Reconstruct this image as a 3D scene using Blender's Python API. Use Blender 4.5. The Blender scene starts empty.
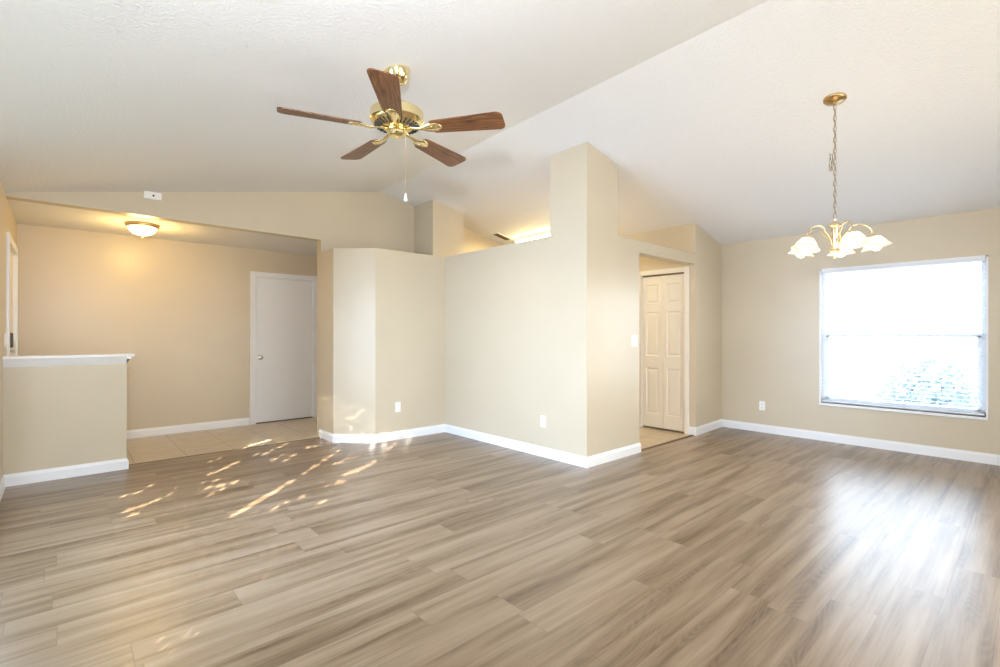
import bpy, bmesh, math, random
from mathutils import Vector, Matrix
random.seed(7)
R = math.radians
SC = bpy.context.scene
COL = SC.collection

# ------------------------------------------------------------------ camera
cam_d = bpy.data.cameras.new('camera')
cam_d.sensor_width = 36.0
cam_d.lens = 485.0/1000.0*36.0
cam_d.clip_start = 0.02
cam_d.shift_y = 0.0005
cam = bpy.data.objects.new('camera', cam_d)
cam.location = (0, 0, 1.25)
cam.rotation_euler = (R(90), 0, -R(42.09))
# yaw: forward = (cos, sin) of 47.91 degrees
cam.rotation_euler = (R(90), 0, R(47.91-90))
COL.objects.link(cam)
SC.camera = cam

# ------------------------------------------------------------------ light + exposure
SC.view_settings.view_transform = 'Standard'
SC.view_settings.look = 'None'
SC.view_settings.exposure = 0.04
SC.view_settings.gamma = 1.0
SC.view_settings.use_curve_mapping = False

SKY = 12.5
W = bpy.data.worlds.new('sky'); SC.world = W; W.use_nodes = True
wn = W.node_tree.nodes; wl = W.node_tree.links
bg = wn['Background']
tc = wn.new('ShaderNodeTexCoord'); sp = wn.new('ShaderNodeSeparateXYZ')
mr = wn.new('ShaderNodeMapRange'); mr.inputs[1].default_value = -0.05; mr.inputs[2].default_value = 0.6
mx = wn.new('ShaderNodeMix'); mx.data_type = 'RGBA'
mx.inputs[6].default_value = (0.90, 0.96, 1.0, 1); mx.inputs[7].default_value = (0.62, 0.80, 1.0, 1)
wl.new(tc.outputs['Generated'], sp.inputs[0]); wl.new(sp.outputs['Z'], mr.inputs[0])
wl.new(mr.outputs[0], mx.inputs[0]); wl.new(mx.outputs[2], bg.inputs[0])
bg.inputs[1].default_value = SKY

def lamp(name, kind, loc, energy, color=(1, 1, 1), rot=(0, 0, 0), **kw):
    d = bpy.data.lights.new(name, kind); d.energy = energy; d.color = color
    for k, v in kw.items(): setattr(d, k, v)
    o = bpy.data.objects.new(name, d); o.location = loc; o.rotation_euler = rot
    COL.objects.link(o); return o

TANE = 0.466                      # tangent of the sun's elevation
sd = Vector((0.755, 0.655, -TANE))
sun = lamp('sun_light', 'SUN', (-6, -6, 6), 30.0, (1.0, 0.90, 0.74), angle=R(0.42))
sun.rotation_euler = sd.to_track_quat('-Z', 'Y').to_euler()
# photographer's flash just above the camera
lamp('camera_flash', 'AREA', (-0.09, 0.05, 1.74), 64.0, (0.84, 0.89, 1.0), (R(112), 0, R(56-90)), shape='DISK', size=0.13, spread=R(135))
# added area fill at the unseen patio door behind the camera
lamp('patio_fill', 'AREA', (2.9, -1.18, 1.1), 58.0, (1.0, 0.89, 0.71), (R(92), 0, 0), shape='RECTANGLE', size=3.6, size_y=2.0)
# added area fill inside the left window, whose own daylight is blocked
lamp('side_fill', 'AREA', (-.36, 3.1, 1.18), 68.0, (0.575, 0.745, 1.0), (0, R(-79), 0), shape='RECTANGLE', size=1.9, size_y=2.0, spread=R(95))
# sky portal at the right-hand window
pl = lamp('window_portal', 'AREA', (6.74, 1.01, 1.21), 1.0, (1, 1, 1), (0, R(90), 0), shape='RECTANGLE', size=1.56, size_y=1.36)
pl.data.cycles.is_portal = True

# ------------------------------------------------------------------ mesh helpers
def box(bm, x0, y0, z0, x1, y1, z1, mat=None):
    vs = [Vector((x, y, z)) for x in (x0, x1) for y in (y0, y1) for z in (z0, z1)]
    if mat is not None: vs = [mat @ v for v in vs]
    v = [bm.verts.new(p) for p in vs]
    for f in ((0, 1, 3, 2), (4, 6, 7, 5), (0, 4, 5, 1), (2, 3, 7, 6), (0, 2, 6, 4), (1, 5, 7, 3)):
        bm.faces.new([v[i] for i in f])

def prism(bm, pts, z0, z1, zf0=None, zf1=None):
    """vertical prism over plan polygon; z1 may be a function of (x, y)"""
    a = [bm.verts.new((x, y, z0)) for x, y in pts]
    b = [bm.verts.new((x, y, z1(x, y) if callable(z1) else z1)) for x, y in pts]
    n = len(pts)
    bm.faces.new(a[::-1]); bm.faces.new(b)
    for i in range(n): bm.faces.new((a[i], a[(i+1) % n], b[(i+1) % n], b[i]))

def extrude_poly(bm, pts3, d):
    """closed prism from a planar 3-D polygon pushed by vector d"""
    d = Vector(d)
    a = [bm.verts.new(p) for p in pts3]; b = [bm.verts.new(Vector(p)+d) for p in pts3]
    n = len(a)
    bm.faces.new(a[::-1]); bm.faces.new(b)
    for i in range(n): bm.faces.new((a[i], a[(i+1) % n], b[(i+1) % n], b[i]))

def lathe(bm, prof, n=32, mat=None, cap=True):
    rings = []
    for r, z in prof:
        ring = []
        for i in range(n):
            a = 2*math.pi*i/n
            p = Vector((r*math.cos(a), r*math.sin(a), z))
            if mat is not None: p = mat @ p
            ring.append(bm.verts.new(p))
        rings.append(ring)
    for k in range(len(rings)-1):
        A, B = rings[k], rings[k+1]
        for i in range(n): bm.faces.new((A[i], A[(i+1) % n], B[(i+1) % n], B[i]))
    if cap:
        if prof[0][0] > 1e-4: bm.faces.new(rings[0][::-1])
        if prof[-1][0] > 1e-4: bm.faces.new(rings[-1])

def tube(bm, pts, r, n=8, closed=False, mat=None):
    pts = [Vector(p) for p in pts]
    if mat is not None: pts = [mat @ p for p in pts]
    m = len(pts); rings = []; prev = None
    for i, p in enumerate(pts):
        if closed: t = pts[(i+1) % m]-pts[i-1]
        else: t = pts[min(i+1, m-1)]-pts[max(i-1, 0)]
        t.normalize()
        ref = prev if prev is not None else (Vector((0, 0, 1)) if abs(t.z) < .9 else Vector((1, 0, 0)))
        u = (ref - t*ref.dot(t)).normalized(); prev = u; w = t.cross(u)
        rr = r(i/(m-1)) if callable(r) else r
        rings.append([bm.verts.new(p+u*rr*math.cos(2*math.pi*k/n)+w*rr*math.sin(2*math.pi*k/n)) for k in range(n)])
    for i in range(m if closed else m-1):
        A, B = rings[i], rings[(i+1) % m]
        for k in range(n): bm.faces.new((A[k], A[(k+1) % n], B[(k+1) % n], B[k]))
    if not closed:
        bm.faces.new(rings[0][::-1]); bm.faces.new(rings[-1])

def obj(name, bm, mat, parent=None, smooth=False, bevel=0, loc=None, angle=40):
    bmesh.ops.remove_doubles(bm, verts=bm.verts, dist=1e-5)
    bmesh.ops.recalc_face_normals(bm, faces=bm.faces)
    me = bpy.data.meshes.new(name); bm.to_mesh(me); bm.free()
    if mat: me.materials.append(mat)
    o = bpy.data.objects.new(name, me); COL.objects.link(o)
    if loc is not None: o.location = loc
    if parent is not None: o.parent = parent
    if smooth:
        for p in me.polygons: p.use_smooth = True
        me.set_sharp_from_angle(angle=R(angle))
    if bevel:
        b = o.modifiers.new('bevel', 'BEVEL'); b.width = bevel; b.segments = 2; b.limit_method = 'ANGLE'
    return o

def struct(name, bm, mat, parent=None, **kw):
    o = obj(name, bm, mat, parent, **kw)
    if parent is None: o['kind'] = 'structure'
    return o

def empty(name, loc, rz=0):
    o = bpy.data.objects.new(name, None); o.empty_display_size = 0.1
    o.location = loc; o.rotation_euler = (0, 0, rz); COL.objects.link(o); return o

def tag(o, label, cat, group=None, kind=None):
    o['label'] = label; o['category'] = cat
    if group: o['group'] = group
    if kind: o['kind'] = kind
    return o

# ------------------------------------------------------------------ materials
def mat(name, color=(.8, .8, .8), rough=.5, metal=0., **kw):
    m = bpy.data.materials.new(name); m.use_nodes = True
    b = m.node_tree.nodes['Principled BSDF']
    b.inputs['Base Color'].default_value = (*color, 1); b.inputs['Roughness'].default_value = rough
    b.inputs['Metallic'].default_value = metal
    for k, v in kw.items(): b.inputs[k].default_value = v
    return m

def N(m, t, **kw):
    n = m.node_tree.nodes.new(t)
    for k, v in kw.items(): setattr(n, k, v)
    return n
def L(m, a, b): m.node_tree.links.new(a, b)
def bsdf(m): return m.node_tree.nodes['Principled BSDF']
def val(m, op, a, b=None, c=None):
    n = N(m, 'ShaderNodeMath', operation=op)
    for i, v in enumerate((a, b, c)):
        if v is None: continue
        if isinstance(v, (int, float)): n.inputs[i].default_value = v
        else: L(m, v, n.inputs[i])
    return n.outputs[0]
def ramp(m, fac, stops):
    n = N(m, 'ShaderNodeValToRGB'); e = n.color_ramp.elements
    while len(e) < len(stops): e.new(.5)
    for q, (p, c) in zip(e, stops): q.position = p; q.color = (*c, 1)
    L(m, fac, n.inputs[0]); return n.outputs[0]
def bump(m, h, strength=.2, dist=.01):
    n = N(m, 'ShaderNodeBump'); n.inputs['Strength'].default_value = strength; n.inputs['Distance'].default_value = dist
    L(m, h, n.inputs['Height']); L(m, n.outputs[0], bsdf(m).inputs['Normal'])
def noise(m, vec, scale, detail=4, rough=.5):
    n = N(m, 'ShaderNodeTexNoise'); n.inputs['Scale'].default_value = scale
    n.inputs['Detail'].default_value = detail; n.inputs['Roughness'].default_value = rough
    if vec is not None: L(m, vec, n.inputs['Vector'])
    return n.outputs['Fac']

def plaster(name, color, rough, scale, strength, var=.03):
    m = mat(name, color, rough)
    g = N(m, 'ShaderNodeNewGeometry').outputs['Position']
    f = noise(m, g, scale, 3, .6)
    bump(m, f, strength, .006)
    f2 = noise(m, g, 1.3, 2)
    a = tuple(c*(1-var) for c in color); b = tuple(min(1, c*(1+var)) for c in color)
    L(m, ramp(m, f2, [(.3, a), (.7, b)]), bsdf(m).inputs['Base Color'])
    return m

M_WALL = plaster('beige_wall_paint', (.60, .52, .39), .34, 60, .05)
M_CEIL = mat('knockdown_ceiling', (.83, .835, .85), .8)
g = N(M_CEIL, 'ShaderNodeNewGeometry').outputs['Position']
v = N(M_CEIL, 'ShaderNodeTexVoronoi'); v.inputs['Scale'].default_value = 70; L(M_CEIL, g, v.inputs['Vector'])
h_ = val(M_CEIL, 'ADD', noise(M_CEIL, g, 58, 3, .6), val(M_CEIL, 'MULTIPLY', v.outputs['Distance'], .5))
bump(M_CEIL, h_, .42, .0115)
M_TRIM = mat('white_trim_paint', (.83, .84, .86), .35)
M_DOOR = mat('white_door_paint', (.84, .86, .89), .38)
M_CREAM = mat('cream_door_paint', (.82, .79, .74), .4)
M_PLASTIC = mat('white_plastic', (.86, .86, .84), .35)
M_CHAIN = mat('aged_chain_metal', (.50, .41, .30), .3, 1.0)
M_WIRE = mat('brown_lamp_wire', (.30, .23, .15), .5)
M_SLAT = mat('white_slat', (.90, .91, .93), .4)
M_SLOT = mat('dark_slot', (.03, .03, .03), .6)
M_NICKEL = mat('satin_nickel', (.55, .53, .49), .28, 1.0)
M_BLACK = mat('black_lock_plastic', (.02, .02, .02), .35)
M_BRASS = mat('polished_brass', (.90, .76, .42), .16, 1.0)
M_BRASS2 = mat('antique_brass', (.62, .44, .22), .28, 1.0)
M_SILVER = mat('pale_gold_metal', (.80, .68, .48), .22, 1.0)
M_VINYL = mat('white_vinyl', (.76, .80, .86), .4)
M_THRESH = mat('brown_threshold', (.17, .12, .075), .5)

def wood_floor():
    m = mat('taupe_plank_floor', (.4, .33, .26), .34)
    g = N(m, 'ShaderNodeNewGeometry').outputs['Position']
    s = N(m, 'ShaderNodeSeparateXYZ'); L(m, g, s.inputs[0]); X, Y = s.outputs[0], s.outputs[1]
    PW, PL = .18, 1.22
    yr = val(m, 'DIVIDE', val(m, 'ADD', Y, .067), PW); row = val(m, 'FLOOR', yr); fy = val(m, 'FRACT', yr)
    wn_ = N(m, 'ShaderNodeTexWhiteNoise', noise_dimensions='1D'); L(m, row, wn_.inputs['W'])
    xr = val(m, 'ADD', val(m, 'DIVIDE', X, PL), val(m, 'MULTIPLY', wn_.outputs['Value'], 7.3))
    col = val(m, 'FLOOR', xr); fx = val(m, 'FRACT', xr)
    cv = N(m, 'ShaderNodeCombineXYZ'); L(m, row, cv.inputs[0]); L(m, col, cv.inputs[1])
    wn2 = N(m, 'ShaderNodeTexWhiteNoise', noise_dimensions='2D'); L(m, cv.outputs[0], wn2.inputs['Vector'])
    ident = wn2.outputs['Value']
    # grain coordinates: long along X, per-plank offset
    cv2 = N(m, 'ShaderNodeCombineXYZ')
    L(m, val(m, 'ADD', X, val(m, 'MULTIPLY', ident, 37.0)), cv2.inputs[0])
    L(m, Y, cv2.inputs[1]); L(m, val(m, 'MULTIPLY', ident, 11.0), cv2.inputs[2])
    mp = N(m, 'ShaderNodeMapping'); mp.inputs['Scale'].default_value = (.6, 9.0, 1.0); L(m, cv2.outputs[0], mp.inputs[0])
    broad = noise(m, mp.outputs[0], 1.3, 3, .55)
    mp2 = N(m, 'ShaderNodeMapping'); mp2.inputs['Scale'].default_value = (1.6, 42.0, 1.0); L(m, cv2.outputs[0], mp2.inputs[0])
    fine = noise(m, mp2.outputs[0], 2.0, 5, .65)
    # cathedral grain
    mp3 = N(m, 'ShaderNodeMapping'); mp3.inputs['Scale'].default_value = (1.1, 6.5, 1.0); L(m, cv2.outputs[0], mp3.inputs[0])
    cath = noise(m, mp3.outputs[0], 1.0, 1.0, .4)
    rings = val(m, 'SINE', val(m, 'MULTIPLY', cath, 150.0))
    msk = N(m, 'ShaderNodeMapRange'); msk.inputs[1].default_value = .53; msk.inputs[2].default_value = .66
    L(m, broad, msk.inputs[0])
    rings = val(m, 'MULTIPLY', rings, val(m, 'MULTIPLY', msk.outputs[0], .07))
    t = val(m, 'ADD', val(m, 'MULTIPLY', broad, 1.45), val(m, 'MULTIPLY', fine, .42))
    t = val(m, 'ADD', t, val(m, 'MULTIPLY', ident, .13))
    t = val(m, 'ADD', t, rings)
    t = val(m, 'SUBTRACT', t, .49)
    c = ramp(m, t, [(.24, (.345, .258, .178)), (.46, (.280, .200, .130)), (.64, (.200, .135, .081)), (.88, (.115, .070, .038))])
    # seams
    e1 = val(m, 'MINIMUM', fy, val(m, 'SUBTRACT', 1.0, fy)); e1 = val(m, 'MULTIPLY', e1, PW)
    e2 = val(m, 'MINIMUM', fx, val(m, 'SUBTRACT', 1.0, fx)); e2 = val(m, 'MULTIPLY', e2, PL)
    e = val(m, 'MINIMUM', e1, e2)
    sm = N(m, 'ShaderNodeMapRange'); sm.inputs[1].default_value = .0002; sm.inputs[2].default_value = .0018
    L(m, e, sm.inputs[0])
    mxn = N(m, 'ShaderNodeMix', data_type='RGBA'); L(m, sm.outputs[0], mxn.inputs[0])
    mxn.inputs[6].default_value = (.16, .115, .08, 1); L(m, c, mxn.inputs[7])
    L(m, mxn.outputs[2], bsdf(m).inputs['Base Color'])
    rr = N(m, 'ShaderNodeMapRange'); rr.inputs[3].default_value = .27; rr.inputs[4].default_value = .38
    L(m, fine, rr.inputs[0]); L(m, rr.outputs[0], bsdf(m).inputs['Roughness'])
    hh = val(m, 'ADD', val(m, 'MULTIPLY', fine, .25), sm.outputs[0])
    bump(m, hh, .10, .004)
    bsdf(m).inputs['Specular IOR Level'].default_value = .8
    return m
M_WOOD = wood_floor()

def tile_floor():
    m = mat('cream_ceramic_tile', (.6, .5, .36), .28)
    g = N(m, 'ShaderNodeNewGeometry').outputs['Position']
    s = N(m, 'ShaderNodeSeparateXYZ'); L(m, g, s.inputs[0]); X, Y = s.outputs[0], s.outputs[1]
    T = .4325
    xr = val(m, 'DIVIDE', val(m, 'SUBTRACT', X, .955), T); yr = val(m, 'DIVIDE', val(m, 'SUBTRACT', Y, 5.83), T)
    fx, fy = val(m, 'FRACT', xr), val(m, 'FRACT', yr)
    e1 = val(m, 'MULTIPLY', val(m, 'MINIMUM', fx, val(m, 'SUBTRACT', 1.0, fx)), T)
    e2 = val(m, 'MULTIPLY', val(m, 'MINIMUM', fy, val(m, 'SUBTRACT', 1.0, fy)), T)
    e2 = val(m, 'ADD', e2, .0012)
    sm = N(m, 'ShaderNodeMapRange'); sm.inputs[1].default_value = .002; sm.inputs[2].default_value = .0045
    L(m, val(m, 'MINIMUM', e1, e2), sm.inputs[0])
    c = ramp(m, noise(m, g, 7, 5, .6), [(.3, (.52, .43, .31)), (.7, (.64, .545, .41))])
    mxn = N(m, 'ShaderNodeMix', data_type='RGBA'); L(m, sm.outputs[0], mxn.inputs[0])
    mxn.inputs[6].default_value = (.26, .20, .135, 1); L(m, c, mxn.inputs[7])
    L(m, mxn.outputs[2], bsdf(m).inputs['Base Color']); bump(m, sm.outputs[0], .2, .003)
    return m
M_TILE = tile_floor()

def oak():
    m = mat('dark_oak_blade', (.2, .09, .04), .35)
    tcn = N(m, 'ShaderNodeTexCoord').outputs['Object']
    mp = N(m, 'ShaderNodeMapping'); mp.inputs['Scale'].default_value = (.7, 8, 1); L(m, tcn, mp.inputs[0])
    f = noise(m, mp.outputs[0], 2.2, 1.5, .4)
    rg = val(m, 'SINE', val(m, 'MULTIPLY', f, 70.0))
    mp2 = N(m, 'ShaderNodeMapping'); mp2.inputs['Scale'].default_value = (6, 90, 1); L(m, tcn, mp2.inputs[0])
    f2 = noise(m, mp2.outputs[0], 2.0, 4, .6)
    t = val(m, 'ADD', val(m, 'MULTIPLY', rg, .16), f2)
    L(m, ramp(m, t, [(.3, (.25, .105, .038)), (.55, (.15, .058, .020)), (.75, (.06, .022, .009))]), bsdf(m).inputs['Base Color'])
    return m
M_OAK = oak()

def emis(name, color, strength, base=(.9, .9, .9)):
    m = mat(name, base, .3)
    bsdf(m).inputs['Emission Color'].default_value = (*color, 1)
    bsdf(m).inputs['Emission Strength'].default_value = strength
    return m
M_DOME = emis('lit_frosted_dome', (1.0, .86, .66), 5.0)
M_BULB = emis('lit_bulb', (1.0, .80, .52), 12.0)
M_TUBE = emis('lit_fluorescent_lens', (1.0, .77, .34), 66.0)
def shade_mat():
    m = mat('ribbed_frosted_shade', (.93, .90, .85), .3)
    bsdf(m).inputs['Transmission Weight'].default_value = .0
    out = m.node_tree.nodes['Material Output']
    tr = N(m, 'ShaderNodeBsdfTranslucent'); tr.inputs[0].default_value = (.97, .93, .86, 1)
    tp = N(m, 'ShaderNodeBsdfDiffuse'); tp.inputs[0].default_value = (.55, .38, .2, 1)
    a = N(m, 'ShaderNodeMixShader'); a.inputs[0].default_value = .6
    L(m, bsdf(m).outputs[0], a.inputs[1]); L(m, tr.outputs[0], a.inputs[2])
    # clear bands cut in the frosted glass, in object height
    s = N(m, 'ShaderNodeSeparateXYZ'); L(m, N(m, 'ShaderNodeTexCoord').outputs['Object'], s.inputs[0])
    band = val(m, 'GREATER_THAN', val(m, 'SINE', val(m, 'MULTIPLY', s.outputs[2], 170.0)), .80)
    b = N(m, 'ShaderNodeMixShader'); L(m, val(m, 'MULTIPLY', band, .7), b.inputs[0])
    L(m, a.outputs[0], b.inputs[1]); L(m, tp.outputs[0], b.inputs[2]); L(m, b.outputs[0], out.inputs[0])
    return m
M_SHADE = shade_mat()

def glass_mat():
    m = bpy.data.materials.new('window_glass'); m.use_nodes = True; nt = m.node_tree
    nt.nodes.remove(nt.nodes['Principled BSDF']); out = nt.nodes['Material Output']
    tp = N(m, 'ShaderNodeBsdfTransparent'); tp.inputs[0].default_value = (.97, .985, 1, 1)
    gl = N(m, 'ShaderNodeBsdfGlossy'); gl.inputs[1].default_value = .02
    fr = N(m, 'ShaderNodeFresnel'); fr.inputs[0].default_value = 1.45
    a = N(m, 'ShaderNodeMixShader'); L(m, val(m, 'MULTIPLY', fr.outputs[0], .5), a.inputs[0]); L(m, tp.outputs[0], a.inputs[1]); L(m, gl.outputs[0], a.inputs[2])
    L(m, a.outputs[0], out.inputs[0]); return m
M_GLASS = glass_mat()
def leaf_mat(name, c1, c2):
    m = mat(name, c1, .6)
    oi = N(m, 'ShaderNodeNewGeometry').outputs['Position']
    L(m, ramp(m, noise(m, oi, 6, 3), [(.35, c1), (.65, c2)]), bsdf(m).inputs['Base Color'])
    return m
M_LEAF = leaf_mat('green_leaves', (.03, .07, .02), (.07, .13, .04))
M_LEAF2 = leaf_mat('glare_pale_leaves', (.34, .41, .45), (.50, .56, .60))  # overexposure put into the leaf colour as paleness
M_STEM = mat('brown_stem', (.35, .30, .26), .8)
M_GROUND = mat('pale_ground', (.30, .31, .27), .9)
M_OUT = mat('white_stucco', (.6, .58, .54), .8)

# ------------------------------------------------------------------ dimensions
XL, XR, XM = -.355, 6.62, 3.13
ZE, ZR = 2.452, 3.135
def xm(y): return XM + (y-5.83)*.021          # the ridge runs very slightly askew
def zrf(y): return ZR + (5.83-y)*.009
def vz(x, y=2.6):
    m = xm(y)
    zr = zrf(y)
    return ZE + (zr-ZE)*(1-((x-m)/(XR-m) if x > m else (m-x)/(m-XL)))
YH, YF = 5.83, 7.27          # header plane, far foyer wall
YB = -1.2                    # wall behind the camera
ZS = 2.235                   # plant shelf height
ZC = 2.425                   # foyer ceiling
T = .12

# ------------------------------------------------------------------ floor, ceiling
bm = bmesh.new(); prism(bm, [(XL-T, YB-T), (XR+T, YB-T), (XR+T, 2.85), (3.7, 2.85), (3.7, 5.80), (XL-T, 5.80)], -.10, 0)
struct('floor', bm, M_WOOD)
bm = bmesh.new(); box(bm, XL-T, 5.80, -.10, 3.7, YF+T, -.002); box(bm, 3.7, 2.85, -.10, XR+T, YF+T, -.002)
struct('floor', bm, M_TILE)
bm = bmesh.new(); prev = None
for q in range(13):
    y = YB-T+(YH+.06-YB+T)*q/12
    pts = [(XL-T, y, vz(XL-T, y)), (xm(y), y, zrf(y)), (XR+T, y, vz(XR+T, y)), (XR+T, y, vz(XR+T, y)+.12), (xm(y), y, zrf(y)+.12), (XL-T, y, vz(XL-T, y)+.12)]
    ring = [bm.verts.new(p) for p in pts]
    if prev:
        for k in range(6): bm.faces.new((prev[k], prev[(k+1) % 6], ring[(k+1) % 6], ring[k]))
    else: bm.faces.new(ring[::-1])
    prev = ring
bm.faces.new(prev)
struct('ceiling', bm, M_CEIL)
bm = bmesh.new(); box(bm, XL-T, YH+.06, ZC, XR+T, YF+T, ZC+.12)
struct('ceiling', bm, M_CEIL)

# ------------------------------------------------------------------ walls
def wall_x(bm, x0, x1, y0, y1, ztop, holes):
    """wall of constant X between y0..y1 with rectangular holes (ya, yb, za, zb)"""
    ys = sorted({y0, y1, *[h[0] for h in holes], *[h[1] for h in holes]})
    for a, b in zip(ys, ys[1:]):
        hh = sorted([h for h in holes if h[0] <= a+1e-6 and h[1] >= b-1e-6], key=lambda h: h[2])
        z = 0
        for h in hh:
            if h[2] > z: box(bm, x0, a, z, x1, b, h[2])
            z = h[3]
        box(bm, x0, a, z, x1, b, ztop)
def wall_y(bm, y0, y1, x0, x1, ztop, holes):
    xs = sorted({x0, x1, *[h[0] for h in holes], *[h[1] for h in holes]})
    for a, b in zip(xs, xs[1:]):
        hh = [h for h in holes if h[0] <= a+1e-6 and h[1] >= b-1e-6]
        z = 0
        for h in hh:
            if h[2] > z: prism(bm, [(a, y0), (b, y0), (b, y1), (a, y1)], z, h[2])
            z = h[3]
        prism(bm, [(a, y0), (b, y0), (b, y1), (a, y1)], z, ztop)

# left wall: big side window (behind the frame's left edge) and the front door
SW = (1.55, 4.50, .28, 2.28)
FD = (6.00, 6.98, 0, 2.06)
XN = XL
bm = bmesh.new(); wall_x(bm, XL-T, XL, 5.70, YF+T, ZE-.005, [FD]); wall_x(bm, XL-T, XN, YB-T, 5.70, ZE-.005, [SW]); struct('wall_left', bm, M_WALL)
# right wall with window
WN = (.325, 1.705, .447, 2.0)
bm = bmesh.new(); wall_x(bm, XR, XR+T, YB-T, YF+T, ZE+.01, [WN]); struct('wall_right', bm, M_WALL)
# far foyer wall with door
FDX = (1.99, 2.80, 0, 2.045)
bm = bmesh.new(); wall_y(bm, YF, YF+T, XL, XR, ZC+.02, [FDX]); struct('wall_far', bm, M_WALL)
# wall behind the camera with patio door opening
bm = bmesh.new()
prism(bm, [(XL, YB-T), (1.0, YB-T), (1.0, YB), (XL, YB)], 0, vz)
prism(bm, [(4.8, YB-T), (XR, YB-T), (XR, YB), (4.8, YB)], 0, vz)
prism(bm, [(1.0, YB-T), (xm(YB), YB-T), (xm(YB), YB), (1.0, YB)], 2.1, vz)
prism(bm, [(xm(YB), YB-T), (4.8, YB-T), (4.8, YB), (xm(YB), YB)], 2.1, vz)
struct('wall_back', bm, M_WALL)
# header wall between great room and foyer, running on behind the shelf and the kitchen
bm = bmesh.new()
extrude_poly(bm, [(XL, YH, ZC-.012), (2.335, YH, ZC-.03), (2.335, YH, ZS-.15), (XR, YH, ZS-.15), (XR, YH, vz(XR, YH)+.008), (xm(YH), YH, zrf(YH)+.008), (XL, YH, vz(XL, YH)+.008)], (0, T, 0))
box(bm, 2.335, YH, 0, XR, YH+T, ZS-.15)
box(bm, 2.85+.03, YH+T, 0, 2.98, YF, ZC)      # foyer right end wall
struct('wall_foyer', bm, M_WALL)
# closet nook with chamfered corner and shelf top
bm = bmesh.new()
prism(bm, [(2.32, YH), (2.32, 5.43), (2.665, 5.08), (3.76, 5.08), (3.76, YH)], 0, ZS)
struct('wall_nook', bm, M_WALL)
bm = bmesh.new(); prism(bm, [(3.65, 5.37), (4.17, 5.37), (4.17, YH), (3.65, YH)], ZS-.2, lambda x, y: vz(x, y)+.008)
struct('wall_pier', bm, M_WALL)
# low wall of the kitchen facing the great room, and its pier
bm = bmesh.new()
box(bm, 3.64, 3.28, 0, 3.76, 5.08, ZS)
prism(bm, [(3.64, 2.82), (4.14, 2.82), (4.14, 3.28), (3.64, 3.28)], 0, lambda x, y: vz(x, y)+.008)
box(bm, 4.14, 2.82, 0, 4.535, 2.94, ZS)
box(bm, 4.535, 2.82, 2.112, 5.79, 2.94, ZS)
struct('wall_kitchen', bm, M_WALL)
# closet block beside the opening (bifold doorway in its left face)
BF = (2.955, 3.565, 0, 2.03)
bm = bmesh.new()
ys = [2.83, BF[0], BF[1], YH]
pv = lambda a, b, z0: prism(bm, [(5.79, a), (5.91, a), (5.91, b), (5.79, b)], z0, lambda x, y: vz(x, y)+.008)
pv(2.82, BF[0], 0); pv(BF[0], BF[1], BF[3]); pv(BF[1], YH, 0)
prism(bm, [(5.79, 2.82), (XR, 2.86), (XR, 2.95), (5.91, 2.95)], 0, lambda x, y: vz(x, y)+.008)
struct('wall_closet', bm, M_WALL)
# half wall by the entry
bm = bmesh.new(); box(bm, XN, 5.655, 0, .445, 5.775, .985)
struct('wall_entry', bm, M_WALL)
bm = bmesh.new()
box(bm, XN, 5.60, 1.045, .50, 5.83, 1.066)
extrude_poly(bm, [(XN, 5.61, 1.045), (XN, 5.655, .975), (XN, 5.775, .975), (XN, 5.82, 1.045)], (.445-XN, 0, 0))
extrude_poly(bm, [(.445, 5.655, .975), (.478, 5.61, 1.045), (.478, 5.82, 1.045), (.445, 5.775, .975)], (.001, 0, 0))
prism(bm, [(.445, 5.61), (.478, 5.61), (.478, 5.82), (.445, 5.82)], 1.02, 1.045)
struct('trim_1', bm, M_TRIM, bevel=.004)

# ------------------------------------------------------------------ baseboards
def baseboard(name, path, h=.10, t=.014):
    """path: plan points, room on the left-hand side... board pushed to the left of travel"""
    bm = bmesh.new(); P = [Vector(p) for p in path]; n = len(P)
    prof = [(0, 0), (t, 0), (t, h*.74), (t*.55, h*.90), (t*.35, h), (0, h)]
    offs = []
    for i in range(n):
        ds = []
        if i > 0: ds.append((P[i]-P[i-1]).normalized())
        if i < n-1: ds.append((P[i+1]-P[i]).normalized())
        ns = [Vector((-d.y, d.x)) for d in ds]
        if len(ns) == 1: o = ns[0]
        else:
            o = (ns[0]+ns[1]).normalized(); o = o/max(.3, o.dot(ns[0]))
        offs.append(o)
    rings = [[bm.verts.new((P[i].x+offs[i].x*a, P[i].y+offs[i].y*a, z)) for a, z in prof] for i in range(n)]
    k = len(prof)
    for i in range(n-1):
        for j in range(k): bm.faces.new((rings[i][j], rings[i][(j+1) % k], rings[i+1][(j+1) % k], rings[i+1][j]))
    bm.faces.new(rings[0]); bm.faces.new(rings[-1][::-1])
    return struct(name, bm, M_TRIM)
baseboard('baseboard_right', [(XR, YB), (XR, 2.86), (5.79, 2.82), (5.79, 2.895)])
baseboard('baseboard_kitchen', [(4.535, 2.94), (4.535, 2.82), (3.64, 2.82), (3.64, 5.08), (2.665, 5.08), (2.32, 5.43), (2.32, YH)])
baseboard('baseboard_far', [(1.915, YF), (XL, YF), (XL, 7.05)])
baseboard('baseboard_entry', [(.445, 5.775), (.445, 5.655), (XN, 5.655), (XN, YB)])
baseboard('baseboard_foyer', [(2.88, YF), (2.88, YH+T)])

# transition strips
bm = bmesh.new(); box(bm, .46, 5.795, -.001, 2.31, 5.812, .004); struct('trim_2', bm, M_THRESH)
bm = bmesh.new(); box(bm, 4.55, 2.835, -.001, 5.78, 2.865, .006); struct('trim_3', bm, M_THRESH)

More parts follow.
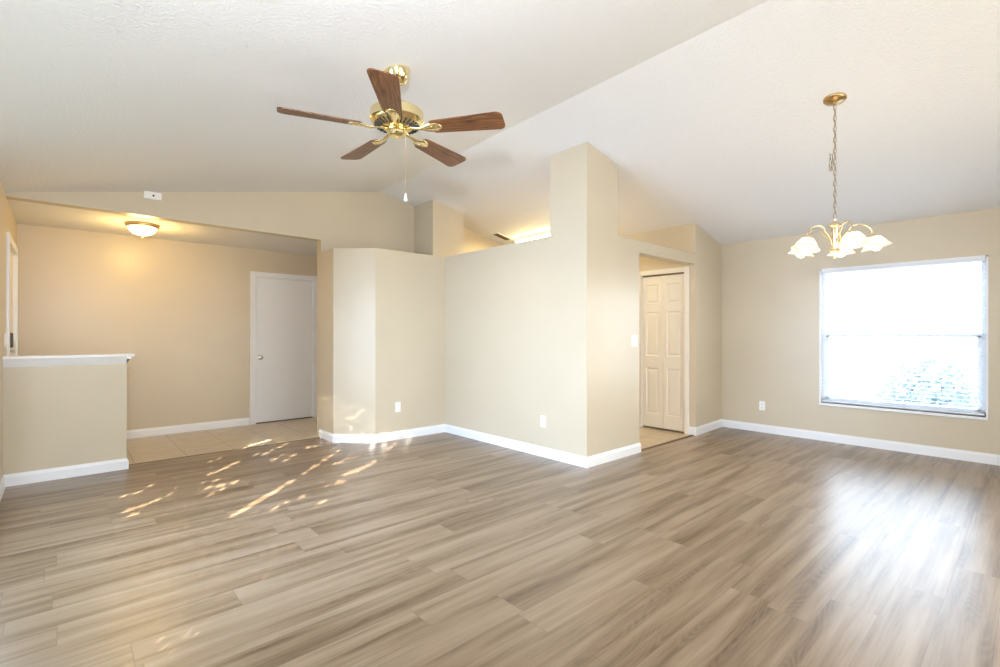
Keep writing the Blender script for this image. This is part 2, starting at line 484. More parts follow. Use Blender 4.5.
# ------------------------------------------------------------------ doors
def casing_y(bm, y, x0, x1, zt, w=.07, t=.018):
    """door casing on the -Y face of a wall at y"""
    box(bm, x0-w, y-t, 0, x0, y, zt+w); box(bm, x1, y-t, 0, x1+w, y, zt+w); box(bm, x0, y-t, zt, x1, y, zt+w)
    box(bm, x0-w, y-t-.006, 0, x0-w+.02, y, zt+w); box(bm, x1+w-.02, y-t-.006, 0, x1+w, y, zt+w); box(bm, x0-w, y-t-.006, zt+w-.02, x1+w, y, zt+w)
    # jambs
    box(bm, x0, y, 0, x0+.012, y+T, zt); box(bm, x1-.012, y, 0, x1, y+T, zt); box(bm, x0, y, zt-.012, x1, y+T, zt)

# door_1: flush white slab in the far foyer wall
d1 = empty('door_1', (2.405, YF, 0)); d1['kind'] = 'structure'
def loc_bm(bm, o):
    bmesh.ops.translate(bm, verts=bm.verts, vec=-Vector(o)); return bm
bm = bmesh.new(); box(bm, 2.005, YF+.012, .014, 2.785, YF+.05, 2.032); obj('door_panel', loc_bm(bm, d1.location), M_DOOR, d1, bevel=.002)
bm = bmesh.new(); casing_y(bm, YF, FDX[0], FDX[1], FDX[3]); obj('casing', loc_bm(bm, d1.location), M_TRIM, d1, bevel=.003)
bm = bmesh.new(); box(bm, 2.003, YF+.0, 0, 2.787, YF+T-.01, .012); obj('threshold', loc_bm(bm, d1.location), M_THRESH, d1)
bm = bmesh.new(); mt = Matrix.Translation((2.055, YF+.012, .92)) @ Matrix.Rotation(R(90), 4, 'X')
lathe(bm, [(.032, 0), (.032, .006), (.014, .010), (.012, .030), (.024, .040), (.029, .052), (.026, .064), (.010, .070)], 24, mt)
k = obj('door_knob', loc_bm(bm, d1.location), M_NICKEL, d1, smooth=True); k['label'] = 'round satin nickel knob'

def panel_leaf(bm, w, h, t, panels, M):
    """stile-and-rail door leaf in local x (width), z (height), front at y=0 ; panels = (x0,x1,z0,z1)"""
    xs = sorted({0, w, *[p[0] for p in panels], *[p[1] for p in panels]}); zs = sorted({0, h, *[p[2] for p in panels], *[p[3] for p in panels]})
    for a, b in zip(xs, xs[1:]):
        for c, d in zip(zs, zs[1:]):
            inside = any(p[0] <= a+1e-6 and p[1] >= b-1e-6 and p[2] <= c+1e-6 and p[3] >= d-1e-6 for p in panels)
            if not inside: box(bm, a, 0, c, b, t, d, M)
    for x0, x1, z0, z1 in panels:
        def ring(i, y): return [bm.verts.new(M @ Vector(q)) for q in ((x0+i, y, z0+i), (x1-i, y, z0+i), (x1-i, y, z1-i), (x0+i, y, z1-i))]
        rs = [ring(0, 0), ring(.010, .009), ring(.018, .009), ring(.040, .002)]
        for A, B in zip(rs, rs[1:]):
            for i in range(4): bm.faces.new((A[i], A[(i+1) % 4], B[(i+1) % 4], B[i]))
        bm.faces.new(rs[-1])
        bk = ring(0, t); bm.faces.new(bk)

# door_2: panelled front door in the left wall, with lever and keypad
d2 = empty('door_2', (XL, 6.49, 0)); d2['kind'] = 'structure'
MX = Matrix.Translation((XL-.015, 6.012, .012)) @ Matrix(((0, -1, 0, 0), (1, 0, 0, 0), (0, 0, 1, 0), (0, 0, 0, 1)))
bm = bmesh.new(); w_, h_2 = .956, 2.036
panel_leaf(bm, w_, h_2, .04, [(a, b, c, d) for a, b in ((.12, .43), (.53, .84)) for c, d in ((.22, .80), (.95, 1.55), (1.67, 1.92))], MX)
obj('door_panel', loc_bm(bm, d2.location), M_CREAM, d2)
bm = bmesh.new(); w0, w1 = FD[0], FD[1]
box(bm, XL, w0-.07, 0, XL+.02, w0, 2.13); box(bm, XL, w1, 0, XL+.02, w1+.07, 2.13); box(bm, XL, w0, 2.06, XL+.02, w1, 2.13)
box(bm, XL-T, w0, 0, XL, w0+.01, 2.06); box(bm, XL-T, w1-.01, 0, XL, w1, 2.06); box(bm, XL-T, w0, 2.05, XL, w1, 2.06)
obj('casing', loc_bm(bm, d2.location), M_TRIM, d2, bevel=.003)
bm = bmesh.new(); box(bm, XL-.015, 6.03, 1.13, XL+.035, 6.11, 1.26); kk = obj('keypad', loc_bm(bm, d2.location), M_BLACK, d2, bevel=.008); kk['label'] = 'black keypad lock'
bm = bmesh.new(); mt = Matrix.Translation((XL-.015, 6.08, 1.09)) @ Matrix.Rotation(R(90), 4, 'Y')
lathe(bm, [(.032, 0), (.032, .01), (.012, .014), (.012, .05)], 20, mt)
tube(bm, [(XL+.032, 6.08, 1.09), (XL+.036, 6.13, 1.092), (XL+.034, 6.19, 1.09)], .009)
obj('door_handle', loc_bm(bm, d2.location), M_NICKEL, d2, smooth=True)

# door_3: cream bifold closet door in the closet block
d3 = empty('door_3', (5.79, 3.26, 0)); d3['kind'] = 'structure'
lw = (BF[1]-BF[0]-.018)/2
for i in range(2):
    # leaf plane faces -X ; local x runs along -Y from the far side
    y_start = BF[1]-.007-i*(lw+.004)
    MX3 = Matrix.Translation((5.80, y_start, .022)) @ Matrix(((0, 1, 0, 0), (-1, 0, 0, 0), (0, 0, 1, 0), (0, 0, 0, 1)))
    bm = bmesh.new()
    panel_leaf(bm, lw, 1.985, .032, [(.055, lw-.055, .17, .78), (.055, lw-.055, .94, 1.52), (.055, lw-.055, 1.63, 1.88)], MX3)
    lf = obj('door_leaf', loc_bm(bm, d3.location), M_CREAM, d3)
    if i == 0:
        bm = bmesh.new(); mt = Matrix.Translation((5.80, y_start-lw*.5, .88)) @ Matrix.Rotation(R(-90), 4, 'Y')
        lathe(bm, [(.008, 0), (.007, .012), (.016, .020), (.017, .027), (.008, .032)], 16, mt)
        kb = obj('door_knob', loc_bm(bm, d3.location), M_PLASTIC, lf, smooth=True)
bm = bmesh.new()
box(bm, 5.772, BF[0]-.06, 0, 5.79, BF[0], 2.09); box(bm, 5.772, BF[1], 0, 5.79, BF[1]+.06, 2.09); box(bm, 5.772, BF[0], 2.03, 5.79, BF[1], 2.09)
box(bm, 5.79, BF[0], 0, 5.90, BF[0]+.006, 2.03); box(bm, 5.79, BF[1]-.006, 0, 5.90, BF[1], 2.03)
obj('casing', loc_bm(bm, d3.location), M_CREAM, d3, bevel=.003)
bm = bmesh.new(); box(bm, 5.80, BF[0]+.006, 2.011, 5.83, BF[1]-.006, 2.03); obj('track', loc_bm(bm, d3.location), M_THRESH, d3)
bm = bmesh.new(); box(bm, 5.90, BF[0], 0, 5.91, BF[1], 2.03); obj('closet_back', loc_bm(bm, d3.location), M_SLOT, d3)

# ------------------------------------------------------------------ window 1 (right wall)
w1 = empty('window_1', (XR, 1.015, WN[2])); w1['kind'] = 'structure'
y0, y1, z0, z1 = WN
bm = bmesh.new(); fw = .04; xf = XR+.055
box(bm, xf, y0, z0, XR+.11, y0+fw, z1); box(bm, xf, y1-fw, z0, XR+.11, y1, z1)
box(bm, xf, y0, z0, XR+.11, y1, z0+fw); box(bm, xf, y0, z1-fw, XR+.11, y1, z1)
obj('window_frame', loc_bm(bm, w1.location), M_VINYL, w1, bevel=.003)
bm = bmesh.new(); zm = 1.235
box(bm, xf+.005, y0+fw, zm-.022, xf+.045, y1-fw, zm+.022); box(bm, xf+.005, y0+fw, z0+fw, xf+.035, y0+fw+.028, zm); box(bm, xf+.005, y1-fw-.028, z0+fw, xf+.035, y1-fw, zm)
box(bm, xf+.005, y0+fw, z0+fw, xf+.035, y1-fw, z0+fw+.03)
obj('sash', loc_bm(bm, w1.location), M_VINYL, w1, bevel=.002)
bm = bmesh.new(); box(bm, xf+.030, y0+fw, z0+fw, xf+.034, y1-fw, z1-fw); obj('pane', loc_bm(bm, w1.location), M_GLASS, w1)
bm = bmesh.new(); box(bm, XR-.035, y0-.012, z0-.028, xf, y1+.012, z0+.0)
obj('window_sill', loc_bm(bm, w1.location), M_TRIM, w1, bevel=.004)
bm = bmesh.new()
box(bm, XR-.006, y0-.012, z0, XR+.055, y0+.004, z1+.012); box(bm, XR-.006, y1-.004, z0, XR+.055, y1+.012, z1+.012); box(bm, XR-.006, y0-.012, z1-.004, XR+.055, y1+.012, z1+.012)
obj('window_trim', loc_bm(bm, w1.location), M_TRIM, w1)

# blind: headrail, slats tilted open, bottom rail, ladder cords
bl = empty('window_blind', (XR+.028, 1.015, z0+.02))
tag(bl, 'white horizontal slat blind lowered inside the bright window', 'blind')
bm = bmesh.new(); box(bm, XR+.002, y0+.008, z1-.042, XR+.050, y1-.008, z1-.004); obj('headrail', loc_bm(bm, bl.location), M_VINYL, bl, bevel=.002)
bm = bmesh.new(); box(bm, XR+.004, y0+.012, z0+.012, XR+.052, y1-.012, z0+.030); obj('bottom_rail', loc_bm(bm, bl.location), M_VINYL, bl, bevel=.003)
sl_me = None; zz = z0+.062
while zz < z1-.055:
    if sl_me is None:
        bm = bmesh.new(); n = 6; top = []; bot = []
        for i in range(n+1):
            u = -0.023+.046*i/n; zc = .0025*(1-(u/.023)**2)
            top.append((u, zc+.0011)); bot.append((u, zc-.0011))
        extrude_poly(bm, [(u, -(y1-y0)/2+.014, z) for u, z in top+bot[::-1]], (0, y1-y0-.028, 0))
        so = obj('slat', bm, M_SLAT, bl, smooth=True); sl_me = so.data
    else:
        so = bpy.data.objects.new('slat', sl_me); COL.objects.link(so); so.parent = bl
    so.location = (0, 0, zz-bl.location.z); so.rotation_euler = (0, R(4), 0)
    zz += .0435
for yy in (y0+.22, 1.015, y1-.22):
    bm = bmesh.new()
    for dx in (-.024, .024): tube(bm, [(dx, yy-1.015, 0), (dx, yy-1.015, z1-.05-z0)], .0009, 4)
    obj('ladder_cord', bm, M_VINYL, bl)

# ------------------------------------------------------------------ window 2 (left wall, out of frame, sun comes through it)
w2 = empty('window_2', (XL, 3.02, SW[2])); w2['kind'] = 'structure'
bm = bmesh.new(); a, b, c, d = SW
for yy in (a, b-.03): box(bm, XL-.10, yy, c, XL-.05, yy+.03, d)
box(bm, XL-.10, a, c, XL-.05, b, c+.03); box(bm, XL-.10, a, d-.03, XL-.05, b, d)
obj('window_frame', loc_bm(bm, w2.location), M_VINYL, w2)
bm = bmesh.new(); box(bm, XL-.03, a-.03, c-.02, XL+.03, b+.03, c); obj('window_sill', loc_bm(bm, w2.location), M_TRIM, w2)

# ------------------------------------------------------------------ patio door surround and added light-blocking roof and walls behind the camera
w3 = empty('window_3', (2.9, YB, 0)); w3['kind'] = 'structure'
bm = bmesh.new()
for xx in (1.0, 2.87, 4.75): box(bm, xx, YB-.09, 0, xx+.05, YB-.03, 2.1)
box(bm, 1.0, YB-.09, 2.05, 4.8, YB-.03, 2.1); box(bm, 1.0, YB-.09, 0, 4.8, YB-.03, .04)
obj('window_frame', loc_bm(bm, w3.location), M_VINYL, w3)
bm = bmesh.new(); box(bm, XL-T, -5.6, 2.5, XR+T, YB-T, 2.6); struct('ceiling', bm, M_OUT)  # added porch roof, keeps the sun out of the patio opening
bm = bmesh.new(); box(bm, XL-T, -5.6, 0, XL, YB-T, 2.5); struct('wall_sun_block', bm, M_OUT)  # added side wall, stops low sun reaching the patio opening
bm = bmesh.new(); box(bm, -3, -7.4, -.105, 9, -7.25, 2.1); struct('wall_sky_block', bm, M_OUT)  # added unseen wall, cuts the sky light under the porch roof
bm = bmesh.new(); box(bm, -14, -14, -.14, 30, 20, -.105); g_ = struct('ground', bm, M_GROUND)

# ------------------------------------------------------------------ ceiling fan
FC = Vector((1.497, 2.583, 0)); ZB = 2.485
zc = vz(FC.x, FC.y)
fan = empty('ceiling_fan', (FC.x, FC.y, zc))
tag(fan, 'polished brass ceiling fan with five dark oak blades under the sloped ceiling', 'ceiling fan')
slope = math.atan((ZR-ZE)/(XR-XM))
bm = bmesh.new(); mt = Matrix.Rotation(-slope, 4, 'Y')
lathe(bm, [(.078, .004), (.078, -.012), (.074, -.020), (.070, -.040), (.058, -.062), (.038, -.078), (.020, -.084)], 36, mt)
obj('canopy', bm, M_BRASS, fan, smooth=True, angle=50)
bm = bmesh.new(); lathe(bm, [(.0125, -.07), (.0125, 2.61-zc)], 16); lathe(bm, [(.028, 2.635-zc), (.030, 2.61-zc), (.030, 2.60-zc)], 20)
obj('downrod', bm, M_BRASS, fan, smooth=True)
zo = 2.476-zc
bm = bmesh.new()
lathe(bm, [(.03, .120), (.10, .122), (.146, .116), (.157, .106), (.158, .056), (.150, .046), (.128, .026), (.080, .010), (.050, .006)], 48, Matrix.Translation((0, 0, zo)))
hs = obj('motor_housing', bm, M_BRASS, fan, smooth=True, angle=30)
bm = bmesh.new()     # radial vent slots in the sloped underside
for i in range(30):
    a = 2*math.pi*i/30
    mt = Matrix.Translation((0, 0, zo)) @ Matrix.Rotation(a, 4, 'Z') @ Matrix.Translation((.112, 0, .0185)) @ Matrix.Rotation(-R(18), 4, 'Y')
    box(bm, -.020, -.0030, -.003, .024, .0030, .003, mt)
obj('vent', bm, M_SLOT, hs)
bm = bmesh.new()
lathe(bm, [(.052, .012), (.060, .004), (.062, -.010), (.056, -.014), (.056, -.026), (.050, -.034), (.030, -.040), (.008, -.042), (.008, -.047), (.001, -.049)], 36, Matrix.Translation((0, 0, zo)))
obj('switch_housing', bm, M_BRASS, fan, smooth=True, angle=35)
bm = bmesh.new()
NB = 14
out = []
def blade_outline():
    p = []
    r0, r1, w0_, w1_ = .205, .657, .056, .077
    # inner end, rounded
    for t in range(7):
        a = math.pi/2+math.pi*t/6; p.append((r0+.028+.030*math.cos(a)*1.0, w0_*math.sin(a)))
    # outer end, clipped round corners
    c = .038
    for t in range(6):
        a = -math.pi/2+math.pi/2*t/5; p.append((r1-c+c*math.cos(a), -w1_+c+c*math.sin(a)))
    for t in range(6):
        a = math.pi/2*t/5; p.append((r1-c+c*math.cos(a), w1_-c+c*math.sin(a)))
    return p
extrude_poly(bm, [(x, y, -.003) for x, y in blade_outline()], (0, 0, .006))
bmesh.ops.recalc_face_normals(bm, faces=bm.faces)
blade_me = bpy.data.meshes.new('blade'); bm.to_mesh(blade_me); bm.free(); blade_me.materials.append(M_OAK)
# blade iron: arm flaring into a rounded holder plate under the blade root
bm = bmesh.new()
arm = []
secs = [(.055, .016, .000), (.11, .012, -.004), (.155, .014, -.012), (.185, .028, -.011), (.215, .040, -.009), (.25, .036, -.0085), (.275, .020, -.008), (.285, .006, -.008)]
ring_prev = None
for r_, hw, dz in secs:
    ring = [bm.verts.new((r_, -hw, dz)), bm.verts.new((r_, 0, dz-.006)), bm.verts.new((r_, hw, dz)), bm.verts.new((r_, hw, dz+.004)), bm.verts.new((r_, -hw, dz+.004))]
    if ring_prev:
        for i in range(5): bm.faces.new((ring_prev[i], ring_prev[(i+1) % 5], ring[(i+1) % 5], ring[i]))
    else: bm.faces.new(ring)
    ring_prev = ring
bm.faces.new(ring_prev[::-1])
for q in (.225, .255):
    for s_ in (-.014, .014):
        lathe(bm, [(.005, .0), (.004, -.004)], 10, Matrix.Translation((q, s_, -.012)))
bmesh.ops.recalc_face_normals(bm, faces=bm.faces)
iron_me = bpy.data.meshes.new('blade_iron'); bm.to_mesh(iron_me); bm.free(); iron_me.materials.append(M_BRASS)
for p in iron_me.polygons: p.use_smooth = True
for kx in range(5):
    a = R(17.9+72*kx)
    rot = Matrix.Rotation(a, 4, 'Z') @ Matrix.Rotation(-R(12), 4, 'X')
    e_ = rot.to_euler()
    b_ = bpy.data.objects.new('blade', blade_me); COL.objects.link(b_); b_.parent = fan
    b_.location = (0, 0, zo+.002); b_.rotation_euler = e_
    i_ = bpy.data.objects.new('blade_iron', iron_me); COL.objects.link(i_); i_.parent = fan
    i_.location = (0, 0, zo+.004); i_.rotation_euler = e_
bm = bmesh.new()
cx_, cy_ = .050*math.cos(R(-35)), .050*math.sin(R(-35))
tube(bm, [(cx_, cy_, zo-.03), (cx_+.002, cy_, zo-.1), (cx_+.002, cy_, 2.10-zc)], .0016, 6)
pc = obj('pull_chain', bm, M_SILVER, fan)
bm = bmesh.new(); lathe(bm, [(.002, .0), (.005, -.004), (.006, -.02), (.011, -.038), (.011, -.046), (.004, -.05)], 16, Matrix.Translation((cx_+.002, cy_, 2.10-zc)))
fi = obj('finial', bm, M_PLASTIC, pc, smooth=True); fi['label'] = 'small white bell-shaped pull'

# ------------------------------------------------------------------ chandelier
CH = Vector((4.15, .98, 0)); zch = vz(CH.x, CH.y)
ch = empty('chandelier', (CH.x, CH.y, zch))
tag(ch, 'lit five-arm brass chandelier with ribbed glass shades hanging on a chain', 'chandelier')
bm = bmesh.new(); lathe(bm, [(.072, .004), (.072, -.006), (.066, -.014), (.040, -.024), (.014, -.030), (.012, -.042), (.004, -.046)], 36, Matrix.Rotation(slope, 4, 'Y'))
obj('canopy', bm, M_BRASS2, ch, smooth=True, angle=50)
# chain
bm = bmesh.new(); zt = -.042; ztop_body = 2.085-zch
nl = 21; step = (zt-ztop_body)/nl
for i in range(nl):
    zc_ = zt-(i+.5)*step; hl = step*.5+.006; hw = .0085
    pts = []
    for q in range(12):
        a = 2*math.pi*q/12
        px, pz = hw*math.cos(a), hl*math.sin(a)
        pts.append((px, 0, zc_+pz) if i % 2 else (0, px, zc_+pz))
    tube(bm, pts, .0021, 6, closed=True)
obj('chain', bm, M_CHAIN, ch, smooth=True)
bm = bmesh.new()    # lamp wire woven down the chain with a bundled surplus
pts = [(.006*math.cos(i*1.3), .006*math.sin(i*1.3), zt-i*.0165) for i in range(int((zt-ztop_body)/.0165))]
tube(bm, pts, .0018, 5)
pts = []
zb_ = 2.50-zch
for i in range(60):
    t = i/59*2*math.pi*3
    pts.append((-.026-.020*math.cos(t)+.010*math.sin(t*.31), .016+.010*math.sin(t*.7), zb_+.06*math.sin(t)-.02*i/59))
tube(bm, pts, .0018, 5)
wr = obj('wire', bm, M_WIRE, ch, smooth=True)
zb0 = 1.25-zch
def B(z): return z-zch
bm = bmesh.new()
lathe(bm, [(.003, B(2.085)), (.012, B(2.078)), (.010, B(2.066)), (.022, B(2.060)), (.038, B(2.045)), (.041, B(2.032)), (.030, B(2.026)), (.026, B(2.018)), (.024, B(2.015)), (.024, B(1.865)), (.034, B(1.858)), (.036, B(1.845)), (.026, B(1.832)), (.012, B(1.822)), (.012, B(1.812)), (.006, B(1.800)), (.001, B(1.796))], 36)
col_ = obj('column', bm, M_SILVER, ch, smooth=True, angle=35)
ARM = []
for kx in range(5):
    a = R(4+72*kx); ca, sa = math.cos(a), math.sin(a)
    prof = []
    for i in range(19):
        t = i/18
        # rises from column foot, arches over, drops into shade holder
        if t < .45:
            u = t/.45; r_ = .028+.055*(1-math.cos(u*math.pi/2)); z_ = 1.90+.090*u
        else:
            u = (t-.45)/.55; ang = math.pi*(1-u)
            r_ = .1515+.0685*math.cos(ang); z_ = 1.990+.056*math.sin(ang)-.032*u
        prof.append((r_*ca, r_*sa, B(z_)))
    bm = bmesh.new(); tube(bm, prof, .0055, 10)
    ao = obj('arm', bm, M_SILVER, ch, smooth=True)
    tilt = R(14)
    base = Matrix.Translation((.22*ca, .22*sa, B(1.952))) @ Matrix.Rotation(a, 4, 'Z') @ Matrix.Rotation(-tilt, 4, 'Y')
    bm = bmesh.new(); lathe(bm, [(.006, .010), (.016, .006), (.027, -.004), (.030, -.018), (.027, -.022), (.018, -.024), (.018, -.04)], 24, base)
    obj('socket', bm, M_SILVER, ch, smooth=True)
    # bell shade with scalloped ruffled rim
    bm = bmesh.new(); n = 40; rows = [(.026, .0), (.038, -.006), (.050, -.020), (.060, -.038), (.069, -.056), (.080, -.072), (.090, -.082)]
    rings_ = []
    for j, (r_, z_) in enumerate(rows):
        ring = []
        for q in range(n):
            an = 2*math.pi*q/n; w_ = 1.0
            ring.append(bm.verts.new(Vector((r_*w_*math.cos(an), r_*w_*math.sin(an), z_))))
        rings_.append(ring)
    for A, Bq in zip(rings_, rings_[1:]):
        for q in range(n): bm.faces.new((A[q], A[(q+1) % n], Bq[(q+1) % n], Bq[q]))
    so = obj('shade', bm, M_SHADE, ch, smooth=True, angle=80)
    so.matrix_local = base @ Matrix.Translation((0, 0, -.016))
    bm = bmesh.new(); lathe(bm, [(.012, -.03), (.014, -.055), (.026, -.078), (.030, -.094), (.026, -.108), (.014, -.117), (.001, -.120)], 20, base)
    bo = obj('bulb', bm, M_BULB, ch, smooth=True)

# ------------------------------------------------------------------ flush dome light in the foyer
lamp('chandelier_glow', 'POINT', (CH.x, CH.y, 1.78), 5.0, (1.0, .74, .46), shadow_soft_size=.2)

# ------------------------------------------------------------------ flush dome light in the foyer
dl = empty('dome_light', (.64, 6.42, ZC)); tag(dl, 'lit flush dome light with brass rim on the foyer ceiling', 'ceiling light')
bm = bmesh.new(); lathe(bm, [(.140, .002), (.150, -.006), (.152, -.020), (.146, -.030), (.135, -.036), (.124, -.038), (.124, -.03)], 48); obj('rim', bm, M_BRASS2, dl, smooth=True)
bm = bmesh.new(); lathe(bm, [(.129, -.032), (.126, -.052), (.112, -.078), (.085, -.100), (.048, -.114), (.016, -.119), (.001, -.120)], 40); obj('glass_bowl', bm, M_DOME, dl, smooth=True)
bm = bmesh.new(); lathe(bm, [(.010, -.116), (.012, -.124), (.006, -.132), (.008, -.138), (.001, -.144)], 16); obj('finial', bm, M_BRASS2, dl, smooth=True)
lamp('dome_bulb', 'POINT', (.64, 6.42, 2.22), 17.0, (1.0, .63, .17), shadow_soft_size=.12)

# ------------------------------------------------------------------ kitchen fluorescent fixture + register on the slope
fx = 5.22
fl = empty('fluorescent_light', (fx, 4.72, vz(fx, 4.72)-.012)); tag(fl, 'lit long fluorescent ceiling light seen over the kitchen half wall', 'ceiling light')
mt = Matrix.Rotation(slope, 4, 'Y')
bm = bmesh.new(); box(bm, -.040, -.63, -.050, .040, .63, .004, mt); obj('housing', bm, M_PLASTIC, fl, bevel=.004)
bm = bmesh.new(); extrude_poly(bm, [mt @ Vector(p) for p in ((-.046, -.65, -.050), (-.046, -.65, -.062), (.046, -.65, -.062), (.046, -.65, -.050))], (0, 1.30, 0)); obj('lens', bm, M_TUBE, fl, bevel=.006)

lamp('kitchen_fill', 'POINT', (4.8, 4.0, 1.9), 8.0, (1.0, .78, .42), shadow_soft_size=.15)  # added fill lamp out of sight, brightens the kitchen slope
vent = empty('ceiling_register', (5.06, 5.56, vz(5.06, 5.56))); tag(vent, 'small dark slatted air register on the sloped kitchen ceiling', 'air vent')
mt = Matrix.Rotation(slope, 4, 'Y')
bm = bmesh.new(); 
box(bm, -.16, -.075, -.006, .16, -.06, .003, mt); box(bm, -.16, .06, -.006, .16, .075, .003, mt); box(bm, -.16, -.06, -.006, -.145, .06, .003, mt); box(bm, .145, -.06, -.006, .16, .06, .003, mt)
obj('frame', bm, M_PLASTIC, vent)
bm = bmesh.new(); box(bm, -.145, -.06, -.001, .145, .06, .002, mt); obj('backing', bm, M_SLOT, vent)
bm = bmesh.new()
for i in range(5):
    y_ = -.048+i*.024
    box(bm, -.145, y_-.001, -.006, .145, y_+.004, -.001, mt)
obj('louver', bm, M_THRESH, vent)

# ------------------------------------------------------------------ small wall devices
def outlet(name, loc, rz, label, cat, switch=False, w=.072, group=None):
    o = empty(name, loc, rz)     # local -Y faces the room
    tag(o, label, cat, group)
    bm = bmesh.new(); box(bm, -w/2, -.006, -.058, w/2, 0, .058); pl_ = obj('cover_plate', bm, M_PLASTIC, o, bevel=.003)
    if switch:
        for sx in ((-.023, .023) if w > .1 else (0,)):
            bm = bmesh.new(); extrude_poly(bm, [(sx-.016, -.006, -.033), (sx-.016, -.010, -.033), (sx-.016, -.007, .033), (sx-.016, -.006, .033)], (.032, 0, 0)); obj('rocker', bm, M_PLASTIC, o)
    else:
        for zz_ in (-.024, .024):
            bm = bmesh.new(); lathe(bm, [(.0165, 0), (.0165, .003)], 20, Matrix.Translation((0, -.006, zz_)) @ Matrix.Rotation(R(90), 4, 'X'))
            rc = obj('receptacle', bm, M_PLASTIC, o)
            bm = bmesh.new(); box(bm, -.007, -.0095, zz_-.002, -.005, -.0088, zz_+.007); box(bm, .005, -.0095, zz_-.002, .007, -.0088, zz_+.007); box(bm, -.002, -.0095, zz_-.010, .002, -.0088, zz_-.006)
            obj('slot', bm, M_SLOT, rc)
    return o
G = 'duplex wall outlets'
outlet('wall_outlet', (2.955, 5.08, .385), 0, 'white outlet low on the nook wall near the sun patches', 'outlet', group=G)
outlet('wall_outlet', (3.64, 3.37, .36), R(-90), 'white outlet low on the long half-height wall, nearest its outer corner', 'outlet', group=G)
outlet('wall_outlet', (XR, 2.345, .335), R(-90), 'white outlet low on the window wall, left of the window', 'outlet', group=G)
outlet('light_switch', (4.44, 2.82, 1.18), 0, 'white double light switch beside the kitchen opening', 'light switch', True, .116)
outlet('light_switch', (XL, 5.775, 1.20), R(90), 'white switch at the left edge beside the front door', 'light switch', True)
al = empty('door_chime', (.66, YH, 2.605)); tag(al, 'small white box with a dark dot high on the foyer header wall', 'door chime')
bm = bmesh.new(); box(bm, -.072, -.03, -.037, .072, 0, .037); obj('cover', bm, M_PLASTIC, al, bevel=.005)
bm = bmesh.new(); lathe(bm, [(.009, 0), (.009, .003), (.004, .004)], 16, Matrix.Translation((.006, -.030, 0)) @ Matrix.Rotation(R(90), 4, 'X')); bt = obj('button', bm, M_SLOT, al); bt['label'] = 'dark round sensor'

# ------------------------------------------------------------------ garden outside the right window
def leafy(bm, c, rad, n, size, flat=1.0):
    for _ in range(n):
        while True:
            p = Vector((random.uniform(-1, 1), random.uniform(-1, 1), random.uniform(-1, 1)))
            if p.length < 1: break
        p = Vector((p.x*rad[0], p.y*rad[1], p.z*rad[2]))+Vector(c)
        d = Vector((random.gauss(0, 1), random.gauss(0, 1), random.gauss(0, .6))).normalized()
        s_ = d.cross(Vector((random.gauss(0, 1), random.gauss(0, 1), random.gauss(0, 1)))).normalized()
        l = size*random.uniform(.7, 1.3); w = l*.28
        q = [p, p+d*l*.5+s_*w, p+d*l, p+d*l*.5-s_*w]
        bm.faces.new([bm.verts.new(v) for v in q])
def shrub(loc, rad, n, size, label):
    o = empty('garden_shrub', loc); tag(o, label, 'shrub')
    bm = bmesh.new(); leafy(bm, (0, 0, rad[2]*1.05), rad, n, size)
    me_o = bpy.data.objects.new('foliage', bpy.data.meshes.new('foliage')); bm.to_mesh(me_o.data); bm.free()
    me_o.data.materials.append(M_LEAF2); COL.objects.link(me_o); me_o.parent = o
    bm = bmesh.new()
    for i in range(5):
        a = i*1.26; tube(bm, [(0.03*math.cos(a), .03*math.sin(a), 0), (.3*rad[0]*math.cos(a), .3*rad[1]*math.sin(a), rad[2]*.8), (.6*rad[0]*math.cos(a), .6*rad[1]*math.sin(a), rad[2]*1.5)], .015, 6)
    obj('stem', bm, M_STEM, o)
    return o
shrub((9.3, 1.05, -.105), (.75, .62, .52), 2600, .10, 'leafy shrub outside, coloured pale as if overexposed, seen through the window blind')

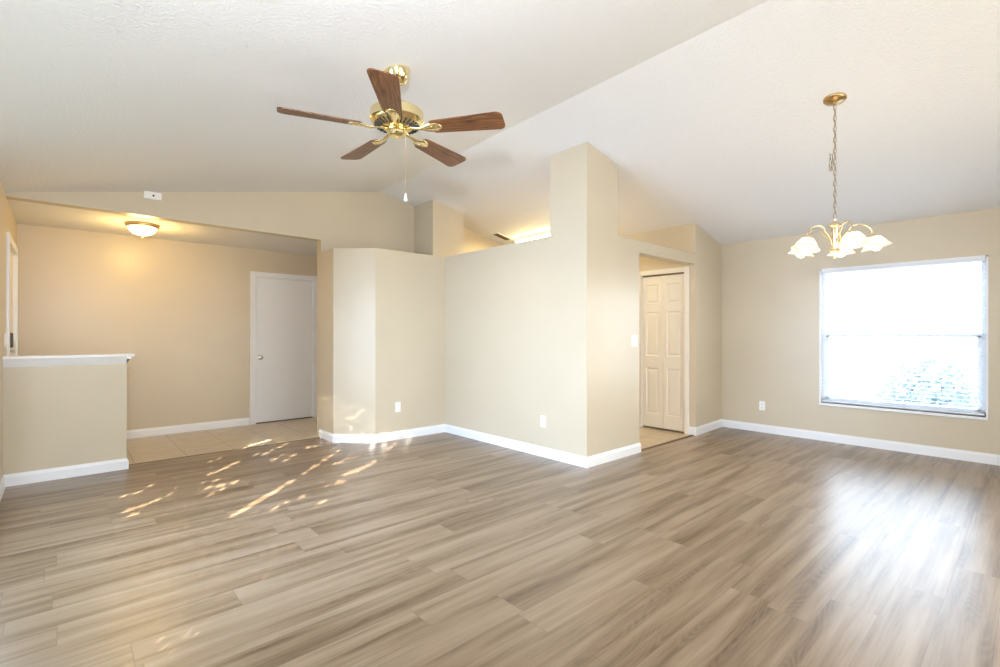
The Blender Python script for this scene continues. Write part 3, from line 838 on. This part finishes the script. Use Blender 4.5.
# hedge outside the left window: added unseen, gaps shaped to place the sun patches
def gobo_hedge():
    yaw = R(47.91); f = 485.0
    def floor_pt(px, py):
        d = f*1.25/(py-334.0); r = d*(px-500)/f
        return (r*math.sin(yaw)+d*math.cos(yaw), -r*math.cos(yaw)+d*math.sin(yaw))
    # where light falls on the floor (plan position, size of gap)
    A = [(595,180,.8),(628,165,1),(662,157,1),(700,145,1.1),(650,212,.8),(692,207,1.1),(725,190,.9),(760,178,.8),(788,163,.8),(738,235,.8),(792,238,.9),(775,213,.6),(822,217,1),
         (430,245,.6),(475,230,.7),(550,252,1.1),(512,270,1.1),(470,290,.7),(425,305,.7),(455,335,.7),(478,360,1.1),(420,370,.9),(435,400,.8),(545,345,.9),(490,375,.7),(398,345,.5),
         (110,455,.9),(45,475,1.1),(60,498,.8),(145,360,.7),(90,390,.7),(20,410,.6),(178,428,.6),(238,400,.5),
         (895,178,.9),(930,173,.9),(540,500,.7),(575,482,.8),(605,466,1),(640,440,1),(665,430,1),(690,414,1),(715,400,1),(745,383,1),(772,362,.8),(810,343,1),(880,298,1),(912,280,.7),(940,262,.9),(975,238,.9),
         (735,470,.7),(960,440,.8),(870,410,.6),(790,440,.5),(990,360,.5)]
    Bp = [(20,553,.9),(60,525,.8),(100,500,1),(130,482,1),(158,462,.9),(150,513,.9),(172,508,.8),(200,495,.9),(225,490,.7),(245,484,.7),(158,593,.9),(180,592,.8),(190,560,1),(215,552,1.1),(240,543,1.2),(262,533,1.1),(285,522,1),(308,508,.8),(368,453,.9),(380,445,.9),(395,432,1.0)]
    pts = [floor_pt(120+x/4.762, 410+y/4.762)+(s,) for x, y, s in A]+[floor_pt(300+x/4.17, 340+y/4.17)+(s,) for x, y, s in Bp]
    pts += [(2.70, 5.15, 1.1), (2.86, 5.15, 1.1), (3.17, 5.15, 1.0)]
    XH = -1.15; gaps = []
    for px, py, s in pts:
        t = (px-XH)/.755
        gaps.append((py-.655*t, TANE*t, .034*s))
    bm = bmesh.new(); st = .017
    y = -.6
    while y < 5.9:
        z = 0.
        while z < 3.2:
            yy, zz_ = y+random.uniform(-.006, .006), z+random.uniform(-.006, .006)
            half = .0135
            if all(((yy-g0)/(gr+half*.6))**2+((zz_-g1)/(gr*.62+half*.6))**2 > 1 for g0, g1, gr in gaps):
                x_ = XH+random.uniform(-.004, .004); a = random.uniform(0, 3.14)
                ps = [bm.verts.new((x_+random.uniform(-.006, .006), yy+half*1.25*math.cos(a+q*math.pi/2), zz_+half*1.25*math.sin(a+q*math.pi/2))) for q in range(4)]
                bm.faces.new(ps)
            z += st
        y += st
    me = bpy.data.meshes.new('sun_gobo_hedge'); bm.to_mesh(me); bm.free(); me.materials.append(M_LEAF)
    o = bpy.data.objects.new('sun_gobo_hedge', me); COL.objects.link(o)
    tag(o, 'added unseen leafy hedge outside the left window', 'gobo_hedge')
gobo_hedge()
